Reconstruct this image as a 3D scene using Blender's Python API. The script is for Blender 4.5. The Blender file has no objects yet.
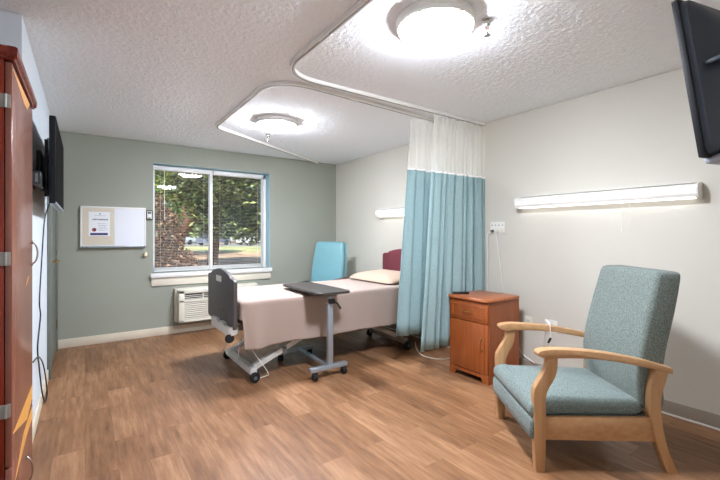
import bpy, bmesh, math, random
from mathutils import Vector, Matrix
R = math.radians
PI = math.pi
rnd = random.Random(7)
sc = bpy.context.scene
COL = sc.collection

# ------------------------------------------------------------------ materials
def lin(c):
    return tuple(((v/255)/12.92 if v/255 <= .04045 else ((v/255+.055)/1.055)**2.4) for v in c) + (1,)

def new_mat(name):
    m = bpy.data.materials.new(name); m.use_nodes = True
    nt = m.node_tree; nt.nodes.clear()
    out = nt.nodes.new('ShaderNodeOutputMaterial')
    return m, nt, out

def N(nt, kind, **kw):
    n = nt.nodes.new(kind)
    for k, v in kw.items():
        if k.startswith('_'): setattr(n, k[1:], v)
        else: n.inputs[k].default_value = v
    return n

def mat(name, col, rough=.5, metal=0., var=.0, scale=8., stretch=(1, 1, 1), bump=0., bscale=None, bdist=.002, col2=None, spec=.5, detail=4., sheen=0.):
    """principled surface with procedural noise colour variation and bump"""
    m, nt, out = new_mat(name)
    p = N(nt, 'ShaderNodeBsdfPrincipled', Roughness=rough, Metallic=metal)
    p.inputs['Specular IOR Level'].default_value = spec
    if sheen: p.inputs['Sheen Weight'].default_value = sheen
    nt.links.new(p.outputs[0], out.inputs[0])
    tc = N(nt, 'ShaderNodeTexCoord')
    mp = N(nt, 'ShaderNodeMapping'); mp.inputs['Scale'].default_value = stretch
    nt.links.new(tc.outputs['Object'], mp.inputs[0])
    c1 = lin(col); c2 = lin(col2) if col2 else tuple(max(0, v*(1-var)) for v in c1[:3]) + (1,)
    if var or col2:
        nz = N(nt, 'ShaderNodeTexNoise', Scale=scale, Detail=detail)
        nt.links.new(mp.outputs[0], nz.inputs['Vector'])
        rp = N(nt, 'ShaderNodeValToRGB')
        rp.color_ramp.elements[0].position = .32; rp.color_ramp.elements[1].position = .68
        rp.color_ramp.elements[0].color = c2; rp.color_ramp.elements[1].color = c1
        nt.links.new(nz.outputs[0], rp.inputs[0]); nt.links.new(rp.outputs[0], p.inputs['Base Color'])
    else:
        p.inputs['Base Color'].default_value = c1
    if bump:
        nb = N(nt, 'ShaderNodeTexNoise', Scale=bscale or scale*4, Detail=3.)
        nt.links.new(mp.outputs[0], nb.inputs['Vector'])
        b = N(nt, 'ShaderNodeBump', Strength=bump, Distance=bdist)
        nt.links.new(nb.outputs[0], b.inputs['Height']); nt.links.new(b.outputs[0], p.inputs['Normal'])
    return m

def wood(name, c1, c2, rough=.4, axis=2, spec=.5, sc1=6., bump=.05):
    st = [14, 14, 14]; st[axis] = .9
    return mat(name, c1, rough, col2=c2, scale=sc1/2, stretch=tuple(st), spec=spec, detail=6., bump=bump, bscale=sc1*2, bdist=.001)

def fabric(name, c1, c2, scale=220., rough=.9, bump=.5, big=0.):
    m = mat(name, c1, rough, col2=c2, scale=scale, bump=bump, bscale=scale*1.2, bdist=.002, spec=.2, sheen=.15, detail=2.)
    return m

def emit(name, col, strength):
    m, nt, out = new_mat(name)
    p = N(nt, 'ShaderNodeBsdfPrincipled', Roughness=.35)
    p.inputs['Base Color'].default_value = lin((240, 240, 236))
    p.inputs['Emission Color'].default_value = lin(col); p.inputs['Emission Strength'].default_value = strength
    nt.links.new(p.outputs[0], out.inputs[0]); return m

def leafmat(name, cols):
    m, nt, out = new_mat(name)
    g = N(nt, 'ShaderNodeNewGeometry')
    rp = N(nt, 'ShaderNodeValToRGB')
    el = rp.color_ramp.elements
    while len(el) < len(cols): el.new(.5)
    for i, c in enumerate(cols):
        el[i].position = i/(len(cols)-1); el[i].color = lin(c)
    nt.links.new(g.outputs['Random Per Island'], rp.inputs[0])
    d = N(nt, 'ShaderNodeBsdfPrincipled', Roughness=.55); t = N(nt, 'ShaderNodeBsdfTranslucent')
    nt.links.new(rp.outputs[0], d.inputs['Base Color']); nt.links.new(rp.outputs[0], t.inputs[0])
    mx = N(nt, 'ShaderNodeMixShader', Fac=.3)
    nt.links.new(d.outputs[0], mx.inputs[1]); nt.links.new(t.outputs[0], mx.inputs[2]); nt.links.new(mx.outputs[0], out.inputs[0])
    return m

def floor_mat():
    m, nt, out = new_mat('wood_plank_vinyl')
    p = N(nt, 'ShaderNodeBsdfPrincipled', Roughness=.42); p.inputs['Specular IOR Level'].default_value = .45
    nt.links.new(p.outputs[0], out.inputs[0])
    tc = N(nt, 'ShaderNodeTexCoord')
    sp = N(nt, 'ShaderNodeSeparateXYZ'); nt.links.new(tc.outputs['Object'], sp.inputs[0])
    cb = N(nt, 'ShaderNodeCombineXYZ')
    nt.links.new(sp.outputs['Y'], cb.inputs['X']); nt.links.new(sp.outputs['X'], cb.inputs['Y'])
    br = N(nt, 'ShaderNodeTexBrick'); br.offset = .37; br.offset_frequency = 2
    br.inputs['Scale'].default_value = 1.; br.inputs['Brick Width'].default_value = .95; br.inputs['Row Height'].default_value = .152
    br.inputs['Mortar Size'].default_value = .0009; br.inputs['Mortar Smooth'].default_value = .3; br.inputs['Bias'].default_value = 0
    br.inputs['Color1'].default_value = (0, 0, 0, 1); br.inputs['Color2'].default_value = (1, 1, 1, 1); br.inputs['Mortar'].default_value = (.2, .2, .2, 1)
    nt.links.new(cb.outputs[0], br.inputs['Vector'])
    # long grain, shifted plank by plank
    ad = N(nt, 'ShaderNodeVectorMath', _operation='MULTIPLY_ADD')
    nt.links.new(br.outputs['Color'], ad.inputs[0]); ad.inputs[1].default_value = (7, 9, 3); nt.links.new(tc.outputs['Object'], ad.inputs[2])
    mp = N(nt, 'ShaderNodeMapping'); mp.inputs['Scale'].default_value = (22, 2.2, 1); nt.links.new(ad.outputs[0], mp.inputs[0])
    g = N(nt, 'ShaderNodeTexNoise', Scale=1.6, Detail=8., Roughness=.62); nt.links.new(mp.outputs[0], g.inputs['Vector'])
    mp2 = N(nt, 'ShaderNodeMapping'); mp2.inputs['Scale'].default_value = (5, 1.8, 1); nt.links.new(ad.outputs[0], mp2.inputs[0])
    g2 = N(nt, 'ShaderNodeTexNoise', Scale=1., Detail=4.); nt.links.new(mp2.outputs[0], g2.inputs['Vector'])
    a = N(nt, 'ShaderNodeMath', _operation='MULTIPLY_ADD'); nt.links.new(g.outputs[0], a.inputs[0]); a.inputs[1].default_value = .62
    b = N(nt, 'ShaderNodeMath', _operation='MULTIPLY_ADD'); nt.links.new(br.outputs['Color'], b.inputs[0]); b.inputs[1].default_value = .2
    c = N(nt, 'ShaderNodeMath', _operation='MULTIPLY'); nt.links.new(g2.outputs[0], c.inputs[0]); c.inputs[1].default_value = .3
    nt.links.new(c.outputs[0], b.inputs[2]); nt.links.new(b.outputs[0], a.inputs[2])
    rp = N(nt, 'ShaderNodeValToRGB'); el = rp.color_ramp.elements
    el[0].position = .32; el[0].color = lin(FL[0]); el[1].position = .8; el[1].color = lin(FL[2])
    e = el.new(.55); e.color = lin(FL[1])
    nt.links.new(a.outputs[0], rp.inputs[0])
    mx = N(nt, 'ShaderNodeMixRGB', _blend_type='MIX'); mx.inputs['Color2'].default_value = lin((84, 55, 38))
    f = N(nt, 'ShaderNodeMath', _operation='MULTIPLY'); f.inputs[1].default_value = .55; nt.links.new(br.outputs['Fac'], f.inputs[0])
    nt.links.new(f.outputs[0], mx.inputs['Fac']); nt.links.new(rp.outputs[0], mx.inputs['Color1']); nt.links.new(mx.outputs[0], p.inputs['Base Color'])
    bm_ = N(nt, 'ShaderNodeBump', Strength=.08, Distance=.002); nt.links.new(g.outputs[0], bm_.inputs['Height']); nt.links.new(bm_.outputs[0], p.inputs['Normal'])
    return m

def ceiling_mat():
    m, nt, out = new_mat('popcorn_ceiling')
    p = N(nt, 'ShaderNodeBsdfPrincipled', Roughness=.95); p.inputs['Specular IOR Level'].default_value = .1
    nt.links.new(p.outputs[0], out.inputs[0])
    tc = N(nt, 'ShaderNodeTexCoord')
    v = N(nt, 'ShaderNodeTexVoronoi', Scale=105.); v.feature = 'SMOOTH_F1'; v.inputs['Smoothness'].default_value = .6
    n = N(nt, 'ShaderNodeTexNoise', Scale=130., Detail=3., Roughness=.6)
    nt.links.new(tc.outputs['Object'], v.inputs['Vector']); nt.links.new(tc.outputs['Object'], n.inputs['Vector'])
    s = N(nt, 'ShaderNodeMath', _operation='MULTIPLY_ADD'); s.inputs[1].default_value = -.8
    nt.links.new(v.outputs['Distance'], s.inputs[0]); nt.links.new(n.outputs[0], s.inputs[2])
    b = N(nt, 'ShaderNodeBump', Strength=.5, Distance=.004); nt.links.new(s.outputs[0], b.inputs['Height']); nt.links.new(b.outputs[0], p.inputs['Normal'])
    p.inputs['Base Color'].default_value = lin(CEIL)
    return m

def glass_mat():
    m, nt, out = new_mat('window_glass')
    t = N(nt, 'ShaderNodeBsdfTransparent'); t.inputs[0].default_value = (.96, .98, .97, 1)
    g = N(nt, 'ShaderNodeBsdfGlossy', Roughness=.02)
    fr = N(nt, 'ShaderNodeFresnel', IOR=1.45); mx = N(nt, 'ShaderNodeMixShader')
    nt.links.new(fr.outputs[0], mx.inputs[0]); nt.links.new(t.outputs[0], mx.inputs[1]); nt.links.new(g.outputs[0], mx.inputs[2]); nt.links.new(mx.outputs[0], out.inputs[0])
    return m

def net_mat():
    m, nt, out = new_mat('white_curtain_net')
    t = N(nt, 'ShaderNodeBsdfTransparent'); d = N(nt, 'ShaderNodeBsdfDiffuse'); d.inputs[0].default_value = lin((238, 237, 230))
    tr = N(nt, 'ShaderNodeBsdfTranslucent'); tr.inputs[0].default_value = lin((238, 237, 230))
    m1 = N(nt, 'ShaderNodeMixShader', Fac=.4); nt.links.new(d.outputs[0], m1.inputs[1]); nt.links.new(tr.outputs[0], m1.inputs[2])
    mx = N(nt, 'ShaderNodeMixShader', Fac=.5); nt.links.new(t.outputs[0], mx.inputs[1]); nt.links.new(m1.outputs[0], mx.inputs[2])
    nt.links.new(mx.outputs[0], out.inputs[0]); return m

def curtain_mat():
    m, nt, out = new_mat('teal_curtain_cloth')
    tc = N(nt, 'ShaderNodeTexCoord')
    nz = N(nt, 'ShaderNodeTexNoise', Scale=70., Detail=3.); nt.links.new(tc.outputs['Object'], nz.inputs['Vector'])
    rp = N(nt, 'ShaderNodeValToRGB'); rp.color_ramp.elements[0].position = .38; rp.color_ramp.elements[1].position = .62
    rp.color_ramp.elements[0].color = lin((160, 188, 190)); rp.color_ramp.elements[1].color = lin((168, 194, 196)); nt.links.new(nz.outputs[0], rp.inputs[0])
    p = N(nt, 'ShaderNodeBsdfPrincipled', Roughness=.8); p.inputs['Specular IOR Level'].default_value = .2
    t = N(nt, 'ShaderNodeBsdfTranslucent'); nt.links.new(rp.outputs[0], p.inputs['Base Color']); nt.links.new(rp.outputs[0], t.inputs[0])
    mx = N(nt, 'ShaderNodeMixShader', Fac=.3); nt.links.new(p.outputs[0], mx.inputs[1]); nt.links.new(t.outputs[0], mx.inputs[2]); nt.links.new(mx.outputs[0], out.inputs[0])
    return m

FL = [(90, 59, 37), (134, 95, 64), (172, 132, 98)]
CEIL = (245, 250, 254)
M = dict(
    floor=floor_mat(), ceiling=ceiling_mat(), glass=glass_mat(), net=net_mat(), curtain=curtain_mat(),
    wall_white=mat('cream_wall_paint', (206, 203, 192), .75, var=.03, scale=1.5, bump=.12, bscale=160, bdist=.001, spec=.3),
    wall_left=mat('white_wall_paint', (214, 224, 232), .75, var=.03, scale=1.5, bump=.12, bscale=160, bdist=.001, spec=.3),
    wall_green=mat('sage_wall_paint', (156, 160, 148), .75, var=.05, scale=1.2, bump=.12, bscale=160, bdist=.001, spec=.3),
    green_dark=mat('sage_door_paint', (112, 118, 110), .5, var=.05, scale=2),
    base_cream=mat('cream_baseboard', (222, 212, 192), .5, var=.04, scale=5),
    base_taupe=mat('taupe_baseboard', (160, 150, 138), .5, var=.05, scale=5),
    trim_white=mat('white_trim_paint', (236, 236, 234), .4, var=.02, scale=5),
    reveal=mat('sky_tinted_reveal', (176, 208, 218), .6, var=.03, scale=3),  # white reveal trim, with the blue of the sky light put into its colour
    apron=mat('ivory_apron_paint', (224, 216, 200), .5, var=.03, scale=4),
    blind=mat('white_blind_slat', (232, 230, 226), .45, var=.02, scale=10),
    white_plastic=mat('white_plastic', (232, 231, 226), .4, var=.02, scale=12),
    ivory_plastic=mat('ivory_plastic', (222, 218, 204), .4, var=.03, scale=12),
    grey_plastic=mat('grey_plastic', (96, 99, 98), .5, var=.08, scale=12),
    track_slot=mat('grey_track_slot', (150, 150, 146), .5), hinge_metal=mat('dull_nickel', (150, 147, 140), .5, metal=.3), tv_bezel=mat('matte_tv_bezel', (20, 22, 26), .6, spec=.2), black=mat('black_plastic', (22, 23, 25), .45, var=.15, scale=30),
    rubber=mat('black_rubber', (18, 18, 19), .7, var=.2, scale=40),
    screen=mat('dark_screen', (3, 3, 4), .6, spec=.04), car_glass=mat('car_window_glass', (40, 46, 52), .1),
    tv_shell=mat('blue_black_tv_shell', (44, 52, 64), .42, var=.12, scale=6, bump=.06, bscale=300),
    tv_shell_panel=mat('slate_tv_panel', (92, 98, 106), .45, var=.1, scale=8),
    cherry=wood('cherry_veneer', (160, 88, 42), (138, 70, 30), .33, 2),
    cherry_top=wood('cherry_veneer_top', (176, 104, 62), (156, 86, 46), .28, 1),
    maho=wood('mahogany_veneer', (142, 90, 74), (118, 70, 56), .25, 2),
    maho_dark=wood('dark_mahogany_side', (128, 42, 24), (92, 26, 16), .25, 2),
    bare=wood('bare_amber_wood', (226, 170, 88), (206, 146, 66), .5, 2),
    beech=wood('beech_wood', (186, 146, 104), (170, 128, 86), .38, 2),
    beech_h=wood('beech_wood_rail', (186, 146, 104), (170, 128, 86), .38, 0),
    chair_fab=fabric('teal_tweed', (132, 144, 140), (88, 103, 101), 150.),
    chair_fab_b=fabric('teal_tweed_back', (128, 138, 132), (86, 98, 94), 150.),
    vinyl=mat('sky_blue_vinyl', (112, 160, 168), .4, var=.05, scale=4),
    vinyl_edge=mat('pale_blue_vinyl_edge', (136, 182, 188), .4, var=.05, scale=4),
    blanket=fabric('dusty_pink_blanket', (173, 155, 144), (164, 146, 136), 260., bump=.25),
    pillow=fabric('peach_pillowcase', (196, 172, 152), (190, 164, 143), 90., bump=.25),
    footboard=mat('charcoal_footboard', (84, 80, 80), .45, var=.12, scale=6, bump=.08, bscale=200),
    burgundy=mat('burgundy_headboard', (120, 52, 62), .45, var=.12, scale=6, bump=.05),
    bed_metal=mat('grey_white_bed_steel', (212, 212, 208), .4, metal=.1, var=.06, scale=10),
    bed_metal2=mat('taupe_bed_steel', (140, 126, 112), .4, metal=.2, var=.1, scale=10),
    steel=mat('silver_powder_steel', (166, 176, 186), .35, metal=.5, var=.05, scale=14),
    chrome=mat('brushed_nickel', (196, 196, 192), .25, metal=1., var=.06, scale=30),
    brass=mat('aged_brass', (198, 166, 104), .28, metal=1., var=.1, scale=30),
    laminate=mat('grey_laminate', (60, 55, 51), .45, var=.1, scale=14, bump=.04, bscale=120),
    lamp=emit('lit_lamp_diffuser', (239, 244, 255), 86.),
    tube=emit('lit_light_lens', (252, 250, 250), .8),
    tube_soft=emit('lit_light_lens_front', (252, 250, 248), .03),
    tube_far=emit('lit_far_lens', (252, 250, 250), .8),
    lamp_ring=mat('white_lamp_ring', (226, 226, 222), .3),
    cork=mat('beige_pin_board', (218, 208, 190), .9, var=.08, scale=60, bump=.2, bscale=200),
    wboard=mat('white_dry_erase', (232, 236, 244), .22),
    paper=mat('white_paper', (234, 236, 240), .7),
    navy=mat('navy_ink', (48, 56, 104), .7),
    ink=mat('grey_ink', (120, 124, 138), .7),
    red=mat('brick_red_ink', (160, 70, 62), .7),
    lawn=mat('leaf_littered_lawn', (176, 148, 122), .95, col2=(112, 84, 64), scale=.9, detail=9., bump=.4, bscale=6, bdist=.1),
    grass=mat('sunlit_grass', (150, 148, 100), .95, col2=(110, 112, 72), scale=.8, detail=8.),
    bark=mat('brown_bark', (92, 66, 48), .9, var=.4, scale=9, stretch=(1, 1, .25), bump=.6, bdist=.02),
    asphalt=mat('grey_asphalt', (104, 104, 104), .9, var=.1, scale=3),
    car_blue=mat('pale_blue_car_paint', (160, 170, 186), .3), car_white=mat('white_car_paint', (224, 228, 232), .3),
    car_navy=mat('navy_car_paint', (84, 90, 108), .3),
    leaf_dark=leafmat('dark_green_leaves', [(26, 38, 18), (48, 64, 30), (86, 104, 54), (150, 160, 104)]),
    leaf_lime=leafmat('bright_green_leaves', [(42, 64, 28), (82, 114, 46), (130, 158, 66), (200, 206, 104)]),
    leaf_brown=leafmat('russet_shrub_leaves', [(50, 32, 24), (88, 56, 40), (118, 82, 60), (168, 138, 114), (76, 80, 48)]),
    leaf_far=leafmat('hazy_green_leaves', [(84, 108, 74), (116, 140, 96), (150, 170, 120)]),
)

# ------------------------------------------------------------------ mesh helpers
class MB:
    def __init__(self): self.bm = bmesh.new()
    def merge(self, b, mtx=None):
        me = bpy.data.meshes.new('t'); b.to_mesh(me); b.free()
        if mtx is not None: me.transform(mtx)
        self.bm.from_mesh(me); bpy.data.meshes.remove(me); return self
    def box(self, x0, x1, y0, y1, z0, z1, bev=0., seg=2, mtx=None):
        b = bmesh.new(); bmesh.ops.create_cube(b, size=1.)
        bmesh.ops.scale(b, vec=(x1-x0, y1-y0, z1-z0), verts=b.verts)
        bmesh.ops.translate(b, vec=((x0+x1)/2, (y0+y1)/2, (z0+z1)/2), verts=b.verts)
        if bev: bmesh.ops.bevel(b, geom=b.edges[:], offset=bev, segments=seg, profile=.5, affect='EDGES')
        return self.merge(b, mtx)
    def prism(self, poly, h0, h1, frame, bev=0., seg=2):
        """2D polygon (p,q) extruded from h0 to h1; frame(p,q,h)->xyz"""
        b = bmesh.new()
        lo = [b.verts.new(frame(p, q, h0)) for p, q in poly]; hi = [b.verts.new(frame(p, q, h1)) for p, q in poly]
        b.faces.new(lo[::-1]); b.faces.new(hi); n = len(poly)
        for i in range(n): b.faces.new((lo[i], lo[(i+1) % n], hi[(i+1) % n], hi[i]))
        bmesh.ops.recalc_face_normals(b, faces=b.faces)
        if bev:
            cap = [e for e in b.edges if any(len(f.verts) == n and n > 4 for f in e.link_faces)] if n > 4 else b.edges[:]
            bmesh.ops.bevel(b, geom=cap, offset=bev, segments=seg, profile=.5, affect='EDGES', clamp_overlap=True)
        return self.merge(b)
    def loft(self, rows, cap0=True, cap1=True, closed=True):
        b = bmesh.new(); vs = [[b.verts.new(p) for p in r] for r in rows]; n = len(rows[0])
        for r0, r1 in zip(vs, vs[1:]):
            for i in range(n if closed else n-1):
                b.faces.new((r0[i], r0[(i+1) % n], r1[(i+1) % n], r1[i]))
        if cap0: b.faces.new(vs[0][::-1])
        if cap1: b.faces.new(vs[-1])
        bmesh.ops.recalc_face_normals(b, faces=b.faces)
        return self.merge(b)
    def tube(self, pts, r, n=8, sec=None, up=None):
        """sweep of a round section (or a rectangle sec=(w,h)) along points"""
        pts = [Vector(p) for p in pts]; rows = []; prev = None
        for i, p in enumerate(pts):
            t = (pts[min(i+1, len(pts)-1)]-pts[max(i-1, 0)]).normalized()
            if up is not None: a = Vector(up).cross(t)
            elif prev is None: a = (Vector((0, 0, 1)) if abs(t.z) < .9 else Vector((1, 0, 0))).cross(t)
            else: a = prev - t*prev.dot(t)
            a.normalize(); prev = a; c = t.cross(a)
            rr = r[i] if isinstance(r, (list, tuple)) else r
            if sec: w, h_ = sec; rows.append([p+a*x+c*y for x, y in ((-w/2, -h_/2), (w/2, -h_/2), (w/2, h_/2), (-w/2, h_/2))])
            else: rows.append([p+a*math.cos(2*PI*k/n)*rr+c*math.sin(2*PI*k/n)*rr for k in range(n)])
        return self.loft(rows)
    def lathe(self, prof, center, n=32, axis='Z'):
        rows = []
        for r, z in prof:
            rr = max(r, 1e-4); row = []
            for k in range(n):
                a = 2*PI*k/n; u, v = rr*math.cos(a), rr*math.sin(a)
                d = {'Z': (u, v, z), 'X': (z, u, v), 'Y': (u, z, v)}[axis]
                row.append((center[0]+d[0], center[1]+d[1], center[2]+d[2]))
            rows.append(row)
        return self.loft(rows)
    def grid(self, f, nu, nv):
        b = bmesh.new(); vs = [[b.verts.new(f(i/nu, j/nv)) for j in range(nv+1)] for i in range(nu+1)]
        for i in range(nu):
            for j in range(nv): b.faces.new((vs[i][j], vs[i+1][j], vs[i+1][j+1], vs[i][j+1]))
        return self.merge(b)
    def build(self, name, m, parent=None, sharp=35, loc=None):
        me = bpy.data.meshes.new(name)
        bm = self.bm
        for f in bm.faces: f.smooth = True
        lim = R(sharp)
        for e in bm.edges:
            if len(e.link_faces) == 2 and e.calc_face_angle(0) > lim: e.smooth = False
        bm.to_mesh(me); bm.free()
        o = bpy.data.objects.new(name, me); COL.objects.link(o)
        me.materials.append(M[m] if isinstance(m, str) else m)
        if parent is not None:
            o.parent = parent
            o.matrix_parent_inverse = world_of(parent).inverted()
        return o

def world_of(o):
    if o.parent is None: return Matrix.LocRotScale(o.location, o.rotation_euler, o.scale)
    return world_of(o.parent) @ o.matrix_parent_inverse @ Matrix.LocRotScale(o.location, o.rotation_euler, o.scale)

def tag(o, label, cat, group=None, kind=None):
    if label: o['label'] = label
    if cat: o['category'] = cat
    if group: o['group'] = group
    if kind: o['kind'] = kind
    return o

def thing(name, label, cat, loc=(0, 0, 0), group=None):
    o = bpy.data.objects.new(name, None); o.empty_display_size = .05; COL.objects.link(o); o.location = loc
    return tag(o, label, cat, group)

def struct(o): o['kind'] = 'structure'; return o

def rrect(w, h, r, k=5):
    pts = []
    for cx, cy, a0 in ((w/2-r, h/2-r, 0), (-w/2+r, h/2-r, 90), (-w/2+r, -h/2+r, 180), (w/2-r, -h/2+r, 270)):
        for i in range(k+1):
            a = R(a0+90*i/k); pts.append((cx+r*math.cos(a), cy+r*math.sin(a)))
    return pts

def copy_tree(o, parent=None):
    c = o.copy(); COL.objects.link(c)
    if parent is not None: c.parent = parent
    for ch in [x for x in bpy.data.objects if x.parent == o]: copy_tree(ch, c)
    return c

def smooth_path(pts, rad, k=6):
    """polyline with rounded corners"""
    P = [Vector(p) for p in pts]; out = [P[0]]
    for a, b, c, r in zip(P, P[1:], P[2:], rad):
        d0, d1 = (a-b).normalized(), (c-b).normalized()
        s, e = b+d0*r, b+d1*r
        for i in range(k+1):
            t = i/k; out.append(s*(1-t)**2+b*2*t*(1-t)+e*t*t)
    return out+[P[-1]]

def catmull(pts, k=6):
    P = [Vector(p) for p in pts]; P = [2*P[0]-P[1]]+P+[2*P[-1]-P[-2]]; out = []
    for a, b, c, d in zip(P, P[1:], P[2:], P[3:]):
        for i in range(k):
            t = i/k; out.append(.5*((2*b)+(c-a)*t+(2*a-5*b+4*c-d)*t*t+(3*b-a-3*c+d)*t**3))
    return out+[P[-2]]

# ------------------------------------------------------------------ room
XR, YB, XL, CZ = 3.40, 5.51, -.272, 2.44
XN, YF, YC = -.86, -.28, 2.71            # near-left recess wall, wall behind the camera, wall corner
WX0, WX1, WZ0, WZ1 = .70, 2.25, .79, 2.185

struct(MB().box(XN-.1, XR+.12, YF-.12, YB+.25, -.1, 0).build('floor', 'floor'))
def popcorn_ceiling(step=.0092):
    """slab whose underside carries real grains of sprayed texture"""
    nx, ny = int((XR-XN)/step), int((YB-YF)/step)
    g = random.Random(5); vs = []; fs = []
    for i in range(nx+1):
        X = XN+(XR-XN)*i/nx
        for j in range(ny+1):
            r_ = g.random()
            vs.append((X+g.uniform(-.3, .3)*step, YF+(YB-YF)*j/ny+g.uniform(-.3, .3)*step, CZ+.004-GRAIN*r_*r_))
    for i in range(nx):
        for j in range(ny):
            a = i*(ny+1)+j; fs.append((a, a+1, a+ny+2, a+ny+1))
    n = len(vs); x0, x1, y0, y1, z0, z1 = XN-.1, XR+.12, YF-.12, YB+.25, CZ+.006, CZ+.1
    vs += [(x, y, z) for z in (z0, z1) for x, y in ((x0, y0), (x1, y0), (x1, y1), (x0, y1))]
    fs += [tuple(n+k for k in f) for f in ((0, 1, 2, 3), (7, 6, 5, 4), (0, 4, 5, 1), (1, 5, 6, 2), (2, 6, 7, 3), (3, 7, 4, 0))]
    me = bpy.data.meshes.new('ceiling'); me.from_pydata(vs, [], fs)
    me.polygons.foreach_set('use_smooth', [True]*(len(fs)-6)+[False]*6); me.update()
    me.materials.append(M['ceiling']); o = bpy.data.objects.new('ceiling', me); COL.objects.link(o); return struct(o)
GRAIN = .0048
popcorn_ceiling()
b = MB()
b.box(XL-.12, WX0, YB, YB+.25, 0, CZ); b.box(WX1, XR+.12, YB, YB+.25, 0, CZ)
b.box(WX0, WX1, YB, YB+.25, 0, WZ0); b.box(WX0, WX1, YB, YB+.25, WZ1, CZ)
struct(b.build('wall_back', 'wall_green'))
struct(MB().box(XR, XR+.12, YF, YB, 0, CZ).build('wall_right', 'wall_white'))
struct(MB().box(XL-.12, XL, YC, YB, 0, CZ).build('wall_left', 'wall_left'))
struct(MB().box(XN, XL-.12, YC, YC+.12, 0, CZ).build('wall_recess', 'wall_left'))
struct(MB().box(XN-.1, XN, YF, YC+.12, 0, CZ).build('wall_left_near', 'wall_left'))
struct(MB().box(XN, XR, YF-.12, YF, 0, CZ).build('wall_front', 'wall_white'))
struct(MB().box(XL, XR, YB-.012, YB, 0, .1, .004).build('baseboard_back', 'base_cream'))
b = MB(); b.box(XR-.012, XR, YF, YB-.012, .006, .098, .004)
bo = struct(b.build('baseboard_right', 'base_taupe'))
MB().box(XR-.02, XR-.012, YF, YB-.012, 0, .012, .002).build('shoe_moulding', 'trim_white', bo)
struct(MB().box(XL, XL+.012, YC, 4.36, 0, .1, .004).build('baseboard_left', 'base_cream'))

# window
w = thing('window_1', None, None, ((WX0+WX1)/2, YB+.1, WZ0)); struct(w)
b = MB(); e = .003
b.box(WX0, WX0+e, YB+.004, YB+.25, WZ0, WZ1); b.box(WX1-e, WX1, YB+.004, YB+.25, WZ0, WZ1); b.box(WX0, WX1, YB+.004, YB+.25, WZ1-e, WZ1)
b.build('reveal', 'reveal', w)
b = MB(); fy0, fy1 = YB+.195, YB+.24
for x0, x1 in ((WX0+e, WX0+.045), (WX1-.055, WX1-e)): b.box(x0, x1, fy0, fy1, WZ0, WZ1-e, .004)
b.box(WX0+e, WX1-e, fy0, fy1, WZ1-.06, WZ1-e, .004); b.box(WX0+e, WX1-e, fy0, fy1, WZ0, WZ0+.05, .004)
b.build('frame', 'trim_white', w)
MB().box(1.428, 1.466, YB+.15, YB+.24, WZ0, WZ1-e, .005).build('mullion', 'trim_white', w)
for x0, x1 in ((WX0+.04, 1.435), (1.46, WX1-.05)): MB().box(x0, x1, YB+.215, YB+.22, WZ0+.04, WZ1-.05).build('pane', 'glass', w)
MB().box(WX0-.03, WX1+.015, YB-.05, YB+.20, WZ0-.055, WZ0, .006).build('sill', 'trim_white', w)
MB().box(WX0-.02, WX1+.005, YB-.022, YB, WZ0-.16, WZ0-.055, .004).build('apron', 'apron', w)

def blind(x0, x1, label, wand):
    t = thing('venetian_blind', label, 'window blind', ((x0+x1)/2, YB+.05, WZ1-.02), 'venetian blinds in the window')
    y = YB+.135
    MB().box(x0, x1, y-.022, y+.022, WZ1-.066, WZ1-.013, .004).build('headrail', 'trim_white', t)
    b = MB(); z = WZ1-.085; k = 0
    while z > WZ0+.03:
        b.grid(lambda u, v: (x0+.006+(x1-x0-.012)*u, y-.0065+.013*v, z+.001*math.sin(PI*v)+.001*(v-.5)), 1, 3); z -= .0212
    s = b.build('slats', 'blind', t)
    MB().box(x0+.004, x1-.004, y-.012, y+.012, WZ0+.006, WZ0+.02, .003).build('bottom_rail', 'trim_white', t)
    for fx in (.12, .88):
        X = x0+(x1-x0)*fx
        MB().tube([(X, y-.014, WZ1-.06), (X, y-.014, WZ0+.02)], .0012, 5).build('ladder_cord', 'blind', t)
    if wand: MB().tube([(x0+.13, y-.03, WZ1-.06), (x0+.132, y-.034, WZ1-.72)], .004, 6).build('tilt_wand', 'white_plastic', t)
blind(WX0+.016, 1.425, 'white venetian blind with a tilt wand, left half of the window', True)
blind(1.469, WX1-.062, 'white venetian blind without a wand, right half of the window', False)
MB().box(WX1-.06, WX1-.018, YB+.11, YB+.16, WZ0, WZ1-.07, .004).build('side_channel', 'trim_white', w)

# door in the left wall by the corner
d = struct(thing('door_1', None, None, (XL, 4.9, 0)))
MB().box(XL-.004, XL+.014, 4.46, 5.40, .008, 2.05, .003).build('leaf', 'green_dark', d)
b = MB(); b.box(XL, XL+.03, 4.38, 4.455, 0, 2.13, .004); b.box(XL, XL+.03, 5.405, 5.47, 0, 2.13, .004); b.box(XL, XL+.03, 4.455, 5.405, 2.055, 2.13, .004)
b.build('frame', 'green_dark', d)
b = MB(); b.lathe([(.0, 0), (.026, 0), (.026, .01), (.01, .012), (.009, .05)], (XL+.014, 4.56, 1.03), 16, 'X')
b.tube(catmull([(XL+.06, 4.555, 1.03), (XL+.072, 4.59, 1.032), (XL+.07, 4.68, 1.028)]), .009, 8).build('lever_handle', 'brass', d)
for z in (.3, 1.05, 1.85): MB().lathe([(.007, -.05), (.007, .05)], (XL+.022, 5.40, z), 10).build('hinge', 'chrome', d)

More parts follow.
